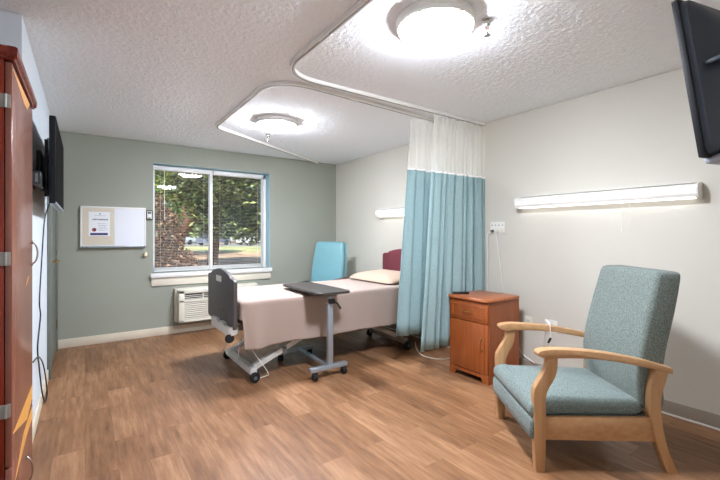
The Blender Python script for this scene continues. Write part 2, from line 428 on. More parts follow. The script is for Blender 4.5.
# ------------------------------------------------------------------ things on the back wall
t = thing('notice_board', 'framed notice board, beige pinboard left half, blank whiteboard right half, left of the window', 'notice board', (.29, YB, 1.37))
bx0, bx1, bz0, bz1 = -.04, .615, 1.125, 1.605; sx = .285
MB().box(bx0, bx1, YB-.022, YB-.001, bz0, bz1, .003).build('backing', 'trim_white', t)
MB().box(bx0+.016, sx, YB-.0255, YB-.02, bz0+.035, bz1-.016).build('pin_panel', 'cork', t)
MB().box(sx+.004, bx1-.014, YB-.0255, YB-.02, bz0+.035, bz1-.016).build('whiteboard_panel', 'wboard', t)
b = MB(); b.box(bx0-.004, bx0+.014, YB-.03, YB-.018, bz0, bz1, .003); b.box(bx1-.012, bx1+.004, YB-.03, YB-.018, bz0, bz1, .003)
b.box(bx0, bx1, YB-.03, YB-.018, bz1-.014, bz1+.003, .003); b.build('frame', 'trim_white', t)
MB().box(bx0, bx1, YB-.055, YB-.018, bz0, bz0+.02, .004).build('pen_tray', 'steel', t)
for x in (bx0+.015, bx0+.055, bx1-.055, bx1-.015): MB().lathe([(.006, 0), (.006, -.004), (.0, -.005)], (x, YB-.055, bz0+.014), 8, 'Y').build('screw', 'grey_plastic', t)
t = thing('notice', 'white paper notice with a navy bottom band, pinned on the beige board', 'poster', (.14, YB-.027, 1.4))
y = YB-.0275
MB().box(.035, .245, y-.001, y+.001, 1.262, 1.545).build('sheet', 'paper', t)
MB().box(.05, .222, y-.002, y-.001, 1.272, 1.298).build('band', 'navy', t)
MB().lathe([(.0, 0), (.008, 0), (.008, -.001)], (.145, y-.001, 1.522), 10, 'Y').build('emblem', 'ink', t)
for row, z, hh, x0, x1 in ((0, 1.498, .004, .095, .205), (2, 1.405, .004, .12, .2), (3, 1.385, .004, .125, .21), (4, 1.365, .004, .13, .2), (5, 1.345, .004, .13, .215), (6, 1.325, .004, .13, .19)):
    x = x0; b = MB()
    while x < x1:
        L = rnd.uniform(.008, .022); b.box(x, min(x+L, x1), y-.002, y-.001, z, z+hh); x += L+.006
    b.build('text_line', 'ink', t)
b = MB(); x = .07
while x < .212:      # heavier headline, too small to read in the photograph
    L = rnd.uniform(.006, .014); h_ = rnd.choice((.01, .014, .018)); b.box(x, x+L, y-.002, y-.001, 1.448, 1.448+h_); x += L+.004
b.build('headline', 'grey_plastic', t)
b = MB(); b.lathe([(.0, 0), (.022, 0), (.022, -.001)], (.088, y-.001, 1.335), 16, 'Y'); b.build('picture', 'red', t)
MB().lathe([(.0, 0), (.011, 0), (.011, -.001)], (.096, y-.002, 1.342), 12, 'Y').build('picture_detail', 'navy', t)

t = thing('thermostat', 'small black framed thermostat with a white face between board and window', 'thermostat', (.655, YB, 1.52))
MB().box(.62, .694, YB-.028, YB-.001, 1.462, 1.582, .008).build('body', 'black', t)
MB().box(.631, .683, YB-.031, YB-.026, 1.474, 1.57, .002).build('face', 'white_plastic', t)
MB().box(.637, .677, YB-.033, YB-.03, 1.538, 1.562).build('display', 'grey_plastic', t)
MB().box(.64, .674, YB-.033, YB-.03, 1.478, 1.49).build('button', 'grey_plastic', t)
t = thing('door_stop', 'small round metal wall bumper left of the window sill', 'door stop', (.612, YB, 1.025))
MB().lathe([(.0, 0), (.028, 0), (.028, -.008), (.014, -.014), (.013, -.03)], (.612, YB-.001, 1.025), 18, 'Y').build('mounting_plate', 'brass', t)
MB().lathe([(.016, 0), (.02, -.008), (.016, -.02), (.0, -.022)], (.612, YB-.03, 1.025), 16, 'Y').build('bumper', 'ivory_plastic', t)

# through wall air conditioner
t = thing('air_conditioner', 'ivory through-wall air conditioner with louvred front below the window', 'air conditioner', (1.46, YB, .37))
ax0, ax1, az0, az1, ay = .96, 2.0, .17, .575, YB-.22
MB().box(ax0-.02, ax1+.02, YB-.1, YB-.001, az0-.01, az1+.01, .006).build('sleeve', 'ivory_plastic', t)
MB().box(ax0, ax1, ay+.022, YB-.1, az0, az1, .012).build('cabinet', 'ivory_plastic', t)
b = MB()
b.box(ax0, ax0+.065, ay, ay+.03, az0, az1, .008); b.box(ax1-.065, ax1, ay, ay+.03, az0, az1, .008)
b.box(ax0, ax1, ay, ay+.03, az0, az0+.03, .006); b.box(ax0, ax1, ay, ay+.03, az1-.045, az1, .008); b.box(ax0, ax1, ay, ay+.03, az1-.155, az1-.125, .004)
b.build('front_bezel', 'ivory_plastic', t)
MB().box(ax0+.06, ax1-.06, ay+.024, ay+.03, az0+.02, az1-.03).build('backing', 'grey_plastic', t)
b = MB(); z = az0+.038
while z < az1-.16:
    b.box(-.5*(ax1-ax0-.12), .5*(ax1-ax0-.12), -.011, .011, -.0045, .0045, .002, 1, Matrix.Translation(((ax0+ax1)/2, ay+.012, z)) @ Matrix.Rotation(R(-28), 4, 'X')); z += .0245
b.build('intake_louvres', 'ivory_plastic', t)
MB().box(ax0+.07, ax1-.07, ay+.018, ay+.026, az1-.12, az1-.05).build('outlet_opening', 'black', t)
b = MB(); z = az1-.112
while z < az1-.05:
    b.box(-.5*(ax1-ax0-.12), .5*(ax1-ax0-.12), -.006, .006, -.0012, .0012, 0, 1, Matrix.Translation(((ax0+ax1)/2, ay+.01, z)) @ Matrix.Rotation(R(20), 4, 'X')); z += .022
for k in range(5): X = ax0+.065+(ax1-ax0-.13)*k/4; b.box(X-.005, X+.005, ay+.004, ay+.018, az1-.127, az1-.045)
b.build('outlet_vanes', 'ivory_plastic', t)

# ------------------------------------------------------------------ wardrobe
t = thing('wardrobe', 'tall mahogany wardrobe with chipped veneer at the left edge', 'wardrobe', (-.53, 2.28, 0))
fx, y0, y1 = -.222, 1.935, 2.63
MB().box(-.83, fx-.022, y0, y0+.025, .06, 1.93, .002).build('side_panel', 'maho_dark', t)
MB().box(-.83, fx-.022, y1-.025, y1, .06, 1.93, .002).build('side_panel', 'maho_dark', t)
b = MB(); b.box(-.83, -.815, y0+.025, y1-.025, .06, 1.93); b.box(-.815, fx-.024, y0+.025, y1-.025, .42, .44); b.box(-.815, fx-.024, y0+.025, y1-.025, .06, .08); b.build('carcass', 'maho_dark', t)
MB().box(-.81, fx-.05, y0+.01, y1-.01, 0, .06).build('plinth', 'maho_dark', t)
crown = [(-.012, 1.937), (.004, 1.937), (.01, 1.945), (.016, 1.952), (.018, 1.96), (.018, 1.972), (.012, 1.977), (-.012, 1.977)]
b = MB(); b.prism(crown, y0-.015, y1+.015, lambda p, q, h: (fx-.0+p, h, q))
b.prism(crown, -.83, fx+.016, lambda p, q, h: (h, y0+.002-p, q)); b.prism(crown, -.83, fx+.016, lambda p, q, h: (h, y1-.002+p, q))
b.box(-.83, fx+.008, y0-.006, y1+.006, 1.93, 1.975); b.build('crown_moulding', 'maho_dark', t)
dr = MB().box(fx-.02, fx, y0+.003, y1-.003, .415, 1.922, .003).build('door', 'maho', t)
dw = MB().box(fx-.02, fx, y0+.003, y1-.003, .075, .407, .003).build('drawer', 'maho', t)
for z in (1.775, 1.19, .625):
    b = MB(); b.box(fx-.034, fx-.004, y0-.004, y0+.002, z-.025, z+.025, .001); b.lathe([(.005, -.025), (.005, .025)], (fx-.018, y0-.004, z), 10)
    b.build('hinge', 'hinge_metal', dr)
def pull(p, y, z, half, axis='z'):
    k = []
    for i in range(13):
        a = PI*i/12; s = -half*math.cos(a); o_ = .024*math.sin(a)
        k.append((fx+o_, y, z+s) if axis == 'z' else (fx+o_, y+s, z))
    b = MB(); b.tube(k, .0038, 8)
    for i in (0, -1): b.lathe([(.009, -.002), (.009, .006), (.0, .007)], k[i], 10, 'X')
    b.build('handle', 'chrome', p)
pull(dr, 2.585, 1.185, .055); pull(dw, 2.36, .19, .06)
fr = lambda p, q, h: (h, p, q)
MB().prism([(1.945, 1.905), (2.5, 1.918), (2.40, 1.865), (2.28, 1.862)], fx-.001, fx+.0012, fr).build('bare_wood_patch', 'bare', dr)
MB().prism([(1.955, .528), (2.615, .505), (2.605, .44), (2.385, .418)], fx-.001, fx+.0012, fr).build('bare_wood_patch', 'bare', dr)
MB().prism([(2.28, .403), (2.615, .39), (2.62, .335), (2.385, .345), (1.99, .32)], fx-.001, fx+.0012, fr).build('bare_wood_patch', 'bare', dw)
MB().prism([(2.37, 1.045), (2.46, 1.075), (2.46, 1.08), (2.36, 1.05)], fx-.001, fx+.0012, fr).build('scratch', 'bare', dr)

# ------------------------------------------------------------------ televisions
t = thing('television', 'wide black television on a swing arm on the left wall', 'television', (-.2, 3.65, 1.75))
tx, ty0, ty1, tz0, tz1 = -.15, 3.12, 4.17, 1.475, 2.03
MB().box(tx-.034, tx, ty0, ty1, tz0, tz1, .006).build('casing', 'tv_bezel', t)
MB().box(tx-.001, tx+.002, ty0+.012, ty1-.012, tz0+.02, tz1-.012).build('screen', 'screen', t)
MB().box(tx-.03, tx+.003, ty0+.003, ty1-.003, tz0-.004, tz0+.012, .002).build('lower_trim', 'steel', t)
MB().box(tx-.06, tx-.03, ty0+.25, ty1-.25, tz0+.06, tz1-.2, .012).build('rear_housing', 'black', t)
b = MB(); b.box(XL+.001, XL+.025, 3.45, 3.8, 1.6, 1.86, .004); b.box(XL+.02, tx-.055, 3.5, 3.53, 1.62, 1.66, .003); b.box(XL+.02, tx-.055, 3.7, 3.74, 1.7, 1.74, .003); b.build('wall_mount', 'black', t)
for yy in (3.4, 3.78): MB().box(tx-.075, tx-.055, yy, yy+.04, 1.54, 1.93, .003).build('bracket', 'black', t)
LTV = t
t = thing('media_box', 'small black media box held behind the left television', 'box', (XL+.05, 3.2, 1.6))
MB().box(XL+.012, tx-.065, 3.02, 3.3, 1.58, 1.66, .006).build('case', 'black', t)
MB().box(XL+.03, tx-.08, 3.016, 3.021, 1.595, 1.645, .001).build('rear_panel', 'grey_plastic', t)
MB().box(XL+.001, XL+.014, 3.1, 3.22, 1.56, 1.68, .002).build('holder', 'black', t)
cx = XL+.014
b = MB(); b.tube(catmull([(tx-.05, 3.72, 1.56), (cx+.02, 3.86, 1.47), (cx, 3.9, 1.38), (cx, 3.67, 1.09), (cx, 3.5, .82), (cx, 3.57, .70), (cx, 3.37, .53), (cx, 3.48, .36), (cx+.006, 3.62, .14), (cx+.012, 3.78, .014), (cx+.014, 3.93, .03), (cx+.008, 3.87, .19), (cx, 3.73, .33), (cx, 3.42, .45), (cx, 3.1, .5)], 5), .0045, 6)
b.build('power_cord', 'black', LTV)

def tv_right():
    t = thing('television', 'dark television seen from behind, cut by the upper right frame edge', 'television', (1.97, .5, 1.85))
    t.rotation_euler = (R(TVT), 0, R(TVR)); t.location = TVP
    mw = t.matrix_basis.copy()
    def put(b, n, m, p=t):
        me = b.build(n, m); me.parent = p; return me
    W, H = 1.06, .622      # local: x right, y towards the screen side, z up; origin at lower left corner
    put(MB().box(0, W, -.012, .012, 0, H, .004), 'bezel', 'tv_bezel')
    put(MB().box(.014, W-.014, .0115, .014, .02, H-.014), 'screen', 'screen')
    rows = []
    for yy, ins, bot in ((-.011, .006, .008), (-.03, .012, .014), (-.05, .045, .03), (-.075, .1, .05), (-.088, .15, .07), (-.092, .19, .09)):
        pts = rrect(W-2*ins, H-ins-bot, .03 + ins*.2, 5)
        rows.append([(W/2+p, yy, (H-ins+bot)/2+q) for p, q in pts])
    sh = put(MB().loft(rows), 'rear_shell', 'tv_shell')
    put(MB().box(.178, W-.178, -.104, -.085, .12, H-.035, .01), 'rear_panel', 'tv_shell_panel', sh)
    put(MB().box(.03, W-.03, -.108, -.03, .335, .352, .004), 'rear_ridge', 'tv_shell', sh)
    b = MB()
    for k in range(9): b.box(.26+k*.03, .272+k*.03, -.1055, -.103, H-.16, H-.08)
    put(b, 'vent_slots', 'black', sh)
    put(MB().box(.04, W-.04, -.07, .014, -.02, .006, .006), 'speaker_bar', 'steel')
    put(MB().box(W/2-.11, W/2+.11, -.12, -.1, .14, .36, .004), 'mount_plate', 'black')
    put(MB().box(W/2-.03, W/2+.03, -.19, -.118, .22, .28, .006), 'mount_knuckle', 'black')
    bpy.context.view_layer.update()
    inv = t.matrix_world.inverted(); a = t.matrix_world @ Vector((W/2, -.18, .25))
    b = MB(); b.tube([a, Vector((a.x+.1, (a.y+YF)/2, a.z-.02)), Vector((a.x-.02, YF+.03, a.z-.02))], .02, 8)
    b.box(a.x-.07, a.x+.03, YF+.001, YF+.03, a.z-.12, a.z+.08, .004); b.bm.transform(inv); put(b, 'mount_arm', 'black')
TVT, TVR, TVP = -8.35, -14, (1.82, .439, 1.56)
tv_right()

# ------------------------------------------------------------------ ceiling fixtures
def ceiling_lamp(x, y, label):
    t = thing('ceiling_lamp', label, 'ceiling lamp', (x, y, CZ), 'round ceiling lamps')
    MB().lathe([(.208, 0), (.212, -.004), (.212, -.026), (.208, -.031), (.207, -.0465), (.2, -.051), (.19, -.0465), (.188, 0)], (x, y, CZ-.0005), 48).build('ring', 'lamp_ring', t)
    MB().lathe([(.188, -.042), (.195, -.0525), (.192, -.058), (.184, -.068), (.162, -.08), (.125, -.091), (.07, -.099), (.0, -.102)], (x, y, CZ), 48).build('diffuser', 'lamp', t)
ceiling_lamp(1.55, 1.49, 'large lit round ceiling lamp nearest the camera, inside the front curtain track')
ceiling_lamp(1.60, 3.75, 'lit round ceiling lamp farther away, inside the rear curtain track')
def sprinkler(x, y, label):
    t = thing('sprinkler_head', label, 'sprinkler', (x, y, CZ), 'fire sprinkler heads')
    MB().lathe([(.0, 0), (.03, 0), (.03, -.004), (.016, -.01), (.015, -.03), (.012, -.034), (.012, -.05)], (x, y, CZ-.001), 16).build('escutcheon', 'chrome', t)
    b = MB()
    for s in (-1, 1): b.tube([(x+s*.011, y, CZ-.045), (x+s*.016, y, CZ-.06), (x+s*.004, y, CZ-.082)], .0035, 6)
    b.build('frame_arms', 'chrome', t)
    MB().tube([(x, y, CZ-.05), (x, y, CZ-.08)], .003, 6).build('bulb', 'red', t)
    MB().lathe([(.0, -.082), (.018, -.083), (.018, -.086), (.0, -.087)], (x, y, CZ), 16).build('deflector', 'chrome', t)
sprinkler(1.775, 1.325, 'chrome sprinkler head beside the nearest ceiling lamp')
sprinkler(1.735, 4.30, 'small chrome sprinkler head between far ceiling lamp and window wall')

def track(pts, rad, label, joints):
    t = thing('curtain_track', label, 'curtain track', pts[0][:2]+(CZ,), 'ceiling curtain tracks')
    P = smooth_path(pts, rad, 10)
    MB().tube(P, 0, sec=(.034, .026), up=(0, 0, 1)).build('rail', 'white_plastic', t, 50)
    MB().tube([p+Vector((0, 0, -.0145)) for p in P], 0, sec=(.012, .004), up=(0, 0, 1)).build('slot', 'track_slot', t, 50)
    for jx, jy, ax in joints:
        MB().box(jx-(.05 if ax else .018), jx+(.05 if ax else .018), jy-(.018 if ax else .05), jy+(.018 if ax else .05), CZ-.0295, CZ-.0005, .002).build('splice', 'white_plastic', t)
TZ = CZ-.0135
track([(1.13, YF, TZ), (1.13, 2.585, TZ), (XR-.001, 2.575, TZ)], [.3], 'white front curtain track running from above the camera around the near ceiling lamp', [(1.13, 1.95, 0), (2.3, 2.58, 1)])
track([(3.05, YB-.001, TZ), (1.13, 4.26, TZ), (1.13, 2.68, TZ), (XR-.001, 2.80, TZ)], [.1, .34], 'white rear curtain track looping around the bed toward the window wall', [(1.13, 3.5, 0), (1.85, 2.722, 1)])

# ------------------------------------------------------------------ privacy curtains
def curtain(label, xa, xb, ya, yb, zs, zh, n, amp, flare, seed):
    """gathered curtain below a track from (xa,ya) to (xb,yb); zs seam, zh hem"""
    rr = random.Random(seed); ph = [rr.uniform(0, 6.3) for _ in range(6)]
    t = thing('privacy_curtain', label, 'curtain', ((xa+xb)/2, (ya+yb)/2, CZ-.03), 'privacy curtains')
    ztop = CZ-.045
    def off(u, z):
        k = min(1, (ztop-z)/1.6)
        a = amp*(.45+.55*k)
        w = 2*PI*n*u
        s = 1.1-2.2*abs(math.sin(w/2+ph[0]+.5*math.sin(2*PI*u*2.3+ph[1])))**.75+.28*math.sin(1.7*w+ph[2]+k*.8)
        return a*s, a*.35*math.cos(w*1.0+ph[3])
    def P(u, z):
        k = (ztop-z)/(ztop-zh); o_, q = off(u, z)
        xl = xa-flare*k
        x = xl+(xb-xl)*u+q; y = ya+(yb-ya)*u+o_
        return (min(x, XR-.012), y, z)
    nu = int(n*12)
    c = MB().grid(lambda u, v: P(u, zs+(zh-zs)*v), nu, 14).build('cloth_panel', 'curtain', t, 80)
    nt_ = MB().grid(lambda u, v: P(u, ztop+(zs-ztop)*v), nu, 8).build('net_header', 'net', t, 80)
    b = MB().grid(lambda u, v: (lambda p: (p[0], p[1]-.003, p[2]))(P(u, zs+.008-.018*v)), nu, 1).build('seam_band', 'trim_white', t, 80)
    for o, th in ((c, .004), (b, .002)):
        s = o.modifiers.new('t', 'SOLIDIFY'); s.thickness = th; s.offset = 0
    kk = int(n*1.0)
    for i in range(kk+1):
        u = i/kk; p = P(u, ztop)
        X, Y = xa+(xb-xa)*u, ya+(yb-ya)*u
        b = MB(); b.tube([(X, Y, CZ-.034), (X, Y, CZ-.04), (p[0], p[1], ztop-.012)], .0025, 5)
        b.lathe([(.006, -.006), (.006, .006)], (X, Y, CZ-.0385), 8, 'X'); b.build('hook', 'white_plastic', t)
curtain('teal privacy curtain with net top, front one reaching the right wall', 2.66, XR-.015, 2.58, 2.576, 1.865, .228, 8, .042, .20, 3)
curtain('teal privacy curtain with net top, rear one ending beside the bed', 2.54, 3.12, 2.758, 2.782, 1.905, .33, 5, .036, .17, 11)

# ------------------------------------------------------------------ lights over the beds
def bed_light(y0, y1, label, m1, m2, cords):
    t = thing('wall_light', label, 'wall light', (XR, (y0+y1)/2, 1.57), 'wall lights above the bed places')
    z0, z1, dp = 1.525, 1.628, .105
    prof = [(0, z1), (-.05, z1), (-dp+.012, z1-.014), (-dp, z1-.03), (-dp, z1-.036), (0, z1-.036)]
    MB().prism(prof, y0+.012, y1-.012, lambda p, q, h: (XR-.001+p, h, q)).build('housing', 'white_plastic', t)
    lens = [(-.002, z1-.036), (-dp+.004, z1-.036), (-dp+.002, z0+.03), (-dp+.016, z0+.008), (-.03, z0), (-.002, z0)]
    MB().prism(lens, y0+.012, y1-.012, lambda p, q, h: (XR-.001+p, h, q)).build('front_lens', m2, t)
    MB().box(XR-dp+.03, XR-.012, y0+.03, y1-.03, z0-.003, z0+.001).build('lower_lens', m1, t)
    MB().box(XR-.088, XR-.02, y0+.03, y1-.03, z1-.001, z1+.002).build('upper_lens', m2, t)
    cap = [(0, z1+.003), (-.05, z1+.003), (-dp+.01, z1-.012), (-dp-.003, z1-.03), (-dp-.001, z0+.03), (-dp+.014, z0+.005), (-.03, z0-.004), (0, z0-.004)]
    for h0 in (y0, y1-.014): MB().prism(cap, h0, h0+.014, lambda p, q, h: (XR-.0005+p, h, q), .002).build('end_cap', 'white_plastic', t)
    for c in cords:
        b = MB(); b.tube([(XR-.05, c, z0), (XR-.05, c, z0-.2)], .0014, 5); b.lathe([(.003, 0), (.006, -.02), (.0, -.024)], (XR-.05, c, z0-.2), 8); b.build('pull_cord', 'ivory_plastic', t)
bed_light(.815, 2.16, 'long lit white wall light above the armchair', 'tube', 'tube_soft', (1.28, 1.23))
bed_light(3.05, 4.30, 'lit white wall light above the bed, mostly behind the curtain', 'tube_far', 'tube_soft', (3.5,))

# ------------------------------------------------------------------ wall plates and cords on the right wall
def plate(name, label, y, z, w, h, kind, m='white_plastic'):
    t = thing(name, label, 'wall plate' if kind == 'call' else 'outlet', (XR, y, z), None if kind == 'call' else 'power outlets low on the right wall')
    MB().box(XR-.008, XR-.0005, y-w/2, y+w/2, z-h/2, z+h/2, .003).build('plate', m, t)
    if kind == 'call':
        for dy in (-.05, .0, .05): MB().box(XR-.012, XR-.007, y+dy-.018, y+dy+.018, z-.052, z-.008, .002).build('socket', 'ivory_plastic', t)
        for dy in (.05, .0): MB().box(XR-.04, XR-.01, y+dy-.012, y+dy+.012, z-.044, z-.018, .004).build('plug', 'grey_plastic' if dy else 'white_plastic', t)
        for k in range(4): MB().lathe([(.006, 0), (.006, -.003), (.0, -.004)], (XR-.008, y-.06+k*.04, z+.028), 8, 'X').build('indicator', 'ink', t)
    else:
        for dz in (-.02, .02):
            s = MB().lathe([(.0, 0), (.017, 0), (.016, -.003), (.0, -.0035)], (XR-.0075, y, z+dz), 14, 'X').build('receptacle', 'ivory_plastic', t)
            b = MB()
            for dy in (-.006, .006): b.box(XR-.0125, XR-.0105, y+dy-.001, y+dy+.001, z+dz-.004, z+dz+.005)
            b.build('slots', 'black', s)
    return t
CPL = plate('call_plate', 'white nurse call wall plate with plugged cords beside the curtain', 2.41, 1.345, .165, .125, 'call')
plate('power_outlet', 'ivory outlet just right of the nightstand', 2.075, .455, .075, .115, 'o', 'ivory_plastic')
plate('power_outlet', 'white outlet seen between the armchair arms', 1.86, .46, .115, .115, 'o')
x = XR-.03
tag(MB().tube(catmull([(x, 2.46, 1.31), (x-.02, 2.49, 1.29), (x-.01, 2.51, 1.22), (x-.005, 2.505, 1.0), (x, 2.515, .75), (x, 2.5, .5)]), .004, 6).build('cord', 'white_plastic', CPL), 'white cord falling along the curtain edge', None)
tag(MB().tube(catmull([(x, 2.41, 1.31), (x-.02, 2.39, 1.26), (x-.01, 2.355, 1.0), (x-.01, 2.33, .8), (x, 2.27, .5), (x, 2.2, .3), (x, 2.12, .16), (x, 2.0, .1)]), .004, 6).build('cord', 'white_plastic', CPL), 'white cord slanting down behind the nightstand', None)
tag(MB().tube(catmull([(3.2, 3.4, .006), (3.06, 3.24, .006), (2.965, 3.1, .006), (2.906, 2.955, .006), (2.953, 2.80, .006), (3.07, 2.735, .006), (3.33, 2.72, .006)]), .005, 6).build('floor_cable', 'ivory_plastic'), 'pale cable curving on the floor under the curtain hem', 'cable')

# ------------------------------------------------------------------ nightstand
t = thing('nightstand', 'cherry wood nightstand with one drawer and one door against right wall', 'nightstand', (3.0, 2.28, 0))
nx0, nx1, ny0, ny1, nz = 2.785, 3.235, 2.07, 2.50, .725
b = MB()
for ya, yb_ in ((ny0, ny0+.02), (ny1-.02, ny1)): b.prism([(nx0+.02, 0), (nx0+.07, 0), (nx0+.085, .03), (nx1-.085, .03), (nx1-.06, 0), (nx1, 0), (nx1, nz-.028), (nx0+.02, nz-.028)], ya, yb_, lambda p, q, h: (p, h, q), .001, 1)
b.box(nx0+.02, nx1, ny0+.02, ny1-.02, .07, .09); b.box(nx1-.012, nx1, ny0+.02, ny1-.02, .06, nz-.03); b.box(nx0+.02, nx1, ny0+.02, ny1-.02, nz-.05, nz-.03)
b.box(nx0+.02, nx0+.04, ny0+.02, ny1-.02, .5, .52)
b.build('carcass', 'cherry', t)
b = MB(); rows = []
for z, i in ((nz-.028, .012), (nz-.022, .0), (nz-.008, .0), (nz-.002, .004), (nz, .012)):
    rows.append([((nx0+nx1)/2-.005+p, (ny0+ny1)/2+q, z) for p, q in rrect(nx1-nx0+.03-2*i, ny1-ny0+.024-2*i, .03-i, 4)])
b.loft(rows).build('top', 'cherry_top', t)
MB().prism([(ny0, 0), (ny0+.06, 0), (ny0+.075, .045), (ny1-.075, .045), (ny1-.06, 0), (ny1, 0), (ny1, .075), (ny0, .075)], nx0+.004, nx0+.022, lambda p, q, h: (h, p, q), .001, 1).build('plinth', 'cherry', t)
dw = MB().box(nx0, nx0+.02, ny0+.004, ny1-.004, .515, nz-.032, .004).build('drawer', 'cherry', t)
b = MB(); g = .045
for a in ((ny0+g, ny1-g, .55, .556), (ny0+g, ny1-g, .645, .651)): b.box(nx0-.006, nx0+.002, *a, .002, 1)
for a in ((ny0+g, ny0+g+.006), (ny1-g-.006, ny1-g)): b.box(nx0-.006, nx0+.002, a[0], a[1], .55, .651, .002, 1)
b.build('raised_moulding', 'cherry_top', dw)
dd = MB().box(nx0, nx0+.02, ny0+.004, ny1-.004, .08, .508, .004).build('door', 'cherry', t)
MB().box(nx0-.001, nx0+.004, ny0+.035, ny0+.037, .085, .503).build('door_groove', 'maho_dark', dd)
def bail(p, c, half, ax):
    P = []
    for i in range(13):
        a = PI*i/12; s = -half*math.cos(a); o_ = .026*math.sin(a)**.7 if 0 < i < 12 else 0
        P.append((c[0]-o_, c[1]+(s if ax == 'y' else 0), c[2]+(s if ax == 'z' else 0)))
    b = MB(); b.tube(P, .0045, 8)
    for q in (P[0], P[-1]): b.lathe([(.01, .002), (.01, -.004), (.0, -.005)], q, 12, 'X')
    b.build('handle', 'brass', p)
bail(dw, (nx0, 2.285, .60), .05, 'y'); bail(dd, (nx0, 2.135, .33), .055, 'z')
for yy in (ny0+.03, ny1-.03):
    for xx in (nx0+.05, nx1-.04): MB().lathe([(.012, .0), (.014, .012), (.008, .03)], (xx, yy, .0), 10).build('glide', 'black', t)
t = thing('remote_control', 'black remote control lying on the nightstand', 'remote', (2.83, 2.42, nz))
mt = Matrix.Translation((2.875, 2.44, nz+.0005)) @ Matrix.Rotation(R(60), 4, 'Z')
MB().box(-.022, .022, -.075, .075, 0, .018, .006, 3, mt).build('body', 'black', t)
b = MB()
for i in range(5):
    for j in range(3): b.box(-.014+j*.011, -.008+j*.011, -.05+i*.02, -.04+i*.02, .0175, .02, .001, 1, mt)
b.build('buttons', 'grey_plastic', t)

# ------------------------------------------------------------------ armchair
CA = Vector((2.0, 1.157, 0)); CS = Vector((.594, .804, 0)); CB = Vector((.804, -.594, 0))
CS.normalize(); CB.normalize()
def cp(v, z, u): return CA+CS*u+CB*v+Vector((0, 0, z))       # v back, z up, u across
t = thing('armchair', 'beech framed armchair with teal tweed seat and tall back', 'armchair', tuple(CA+CS*.33+CB*.34))
WU = .66
leg_prof = catmull([(.03, .0), (.034, .175), (.034, .33), (.035, .41), (.048, .45), (.082, .51), (.095, .56), (.098, .612)], 4)
leg_prof2 = catmull([(.042, .612), (.038, .57), (.024, .535), (-.012, .475), (-.028, .44), (-.03, .37), (-.027, .175), (-.022, .0)], 4)
leg_poly = [(p.x, p.y) for p in [Vector((*q, 0)) if not isinstance(q, Vector) else q for q in []]]
def v2(l, k=4):
    return [(p.x, p.y) for p in catmull([(a, b_, 0) for a, b_ in l], k)]
leg_poly = v2([(.028, .0), (.034, .175), (.034, .33), (.035, .40), (.05, .45), (.083, .51), (.095, .56), (.098, .612)]) + v2([(.042, .612), (.038, .575), (.022, .535), (-.012, .475), (-.028, .44), (-.03, .37), (-.027, .175), (-.02, .0)])
rear_poly = v2([(.735, .0), (.682, .129), (.652, .262), (.645, .396), (.666, .48), (.69, .562)]) + v2([(.625, .585), (.60, .5), (.588, .42), (.592, .299), (.62, .165), (.678, .0)])
arm_poly = v2([(-.008, .626), (-.012, .64), (.002, .654), (.05, .662), (.107, .663), (.32, .648), (.531, .611), (.70, .566)]) + v2([(.70, .542), (.678, .54), (.531, .576), (.32, .610), (.1, .616), (.05, .610), (.012, .618)])
for u0, side in ((0, -1), (WU-.045, 1)):
    MB().prism(leg_poly, u0, u0+.045, cp, .004).build('front_leg', 'beech', t)
    MB().prism(rear_poly, u0, u0+.045, cp, .004).build('rear_leg', 'beech', t)
    MB().prism(arm_poly, u0-.008, u0+.053, cp, .006).build('armrest', 'beech_h', t)
    MB().box(.03, .60, 0, .028, .166, .292, .003, 2, None).build('tmp', 'beech') if False else None
    MB().prism([(.02, .17), (.62, .166), (.62, .294), (.02, .292)], u0+.01, u0+.036, cp, .003).build('side_rail', 'beech_h', t)
MB().prism([(.60, .18), (.63, .18), (.63, .29), (.60, .29)], .03, WU-.03, cp, .003).build('back_rail', 'beech_h', t)
# upholstery
def cushion(rows_spec, name, m):
    """rows of (z, v_centre, u_centre, depth v, width u, radius)"""
    rows = []
    for z, vc, uc, dv, wu, r in rows_spec:
        rows.append([cp(vc+p, z, uc+q) for p, q in rrect(dv, wu, r, 5)])
    return MB().loft(rows).build(name, m, t, 60)
uc = WU/2; cw = WU-.094
ZS = [(.283, .03, .0), (.287, .012, .0), (.30, .0, .0), (.335, -.006, .0), (.362, .0, .002), (.378, .012, .004), (.386, .035, .006)]
rows = []
b = MB()
nv_ = []
FW = WU-.012
def seat():
    rows = []
    for z, ins, _ in ZS:
        ring = []
        for p, q in rrect(.60-2*ins, cw-2*ins, max(.05-ins, .012), 6):
            v = .29+p; zz = z
            dome = .022*(1-(q/(cw/2))**2)*(1-((p)/.31)**2) if z > .36 else 0
            zz += dome - (.02*(v/.6) if z > .33 else 0)
            ring.append(cp(v, zz, uc+q))
        rows.append(ring)
    for k in (.75, .5, .25, .05):
        ring = []
        for p, q in rrect((.60-.07)*k, (cw-.07)*k, .02*k, 6):
            v = .29+p; dome = .022*(1-(q/(cw/2))**2)*(1-(p/.31)**2)
            ring.append(cp(v, .386+.006*(1-k)+dome-.02*(v/.6), uc+q))
        rows.append(ring)
    mb = MB().loft(rows); lip = []
    for z, vc, dv, wu, r in ((.287, -.03, .06, FW-.03, .012), (.292, -.036, .074, FW-.01, .02), (.315, -.04, .082, FW, .026), (.345, -.038, .08, FW, .026), (.366, -.03, .07, FW-.01, .024), (.378, -.02, .05, FW-.03, .018), (.381, -.015, .03, FW-.06, .01)):
        lip.append([cp(vc+.034+p, z, uc+q) for p, q in rrect(dv, wu, r, 5)])
    mb.loft(lip).build('seat_cushion', 'chair_fab', t, 60)
seat()
FW = WU-.012
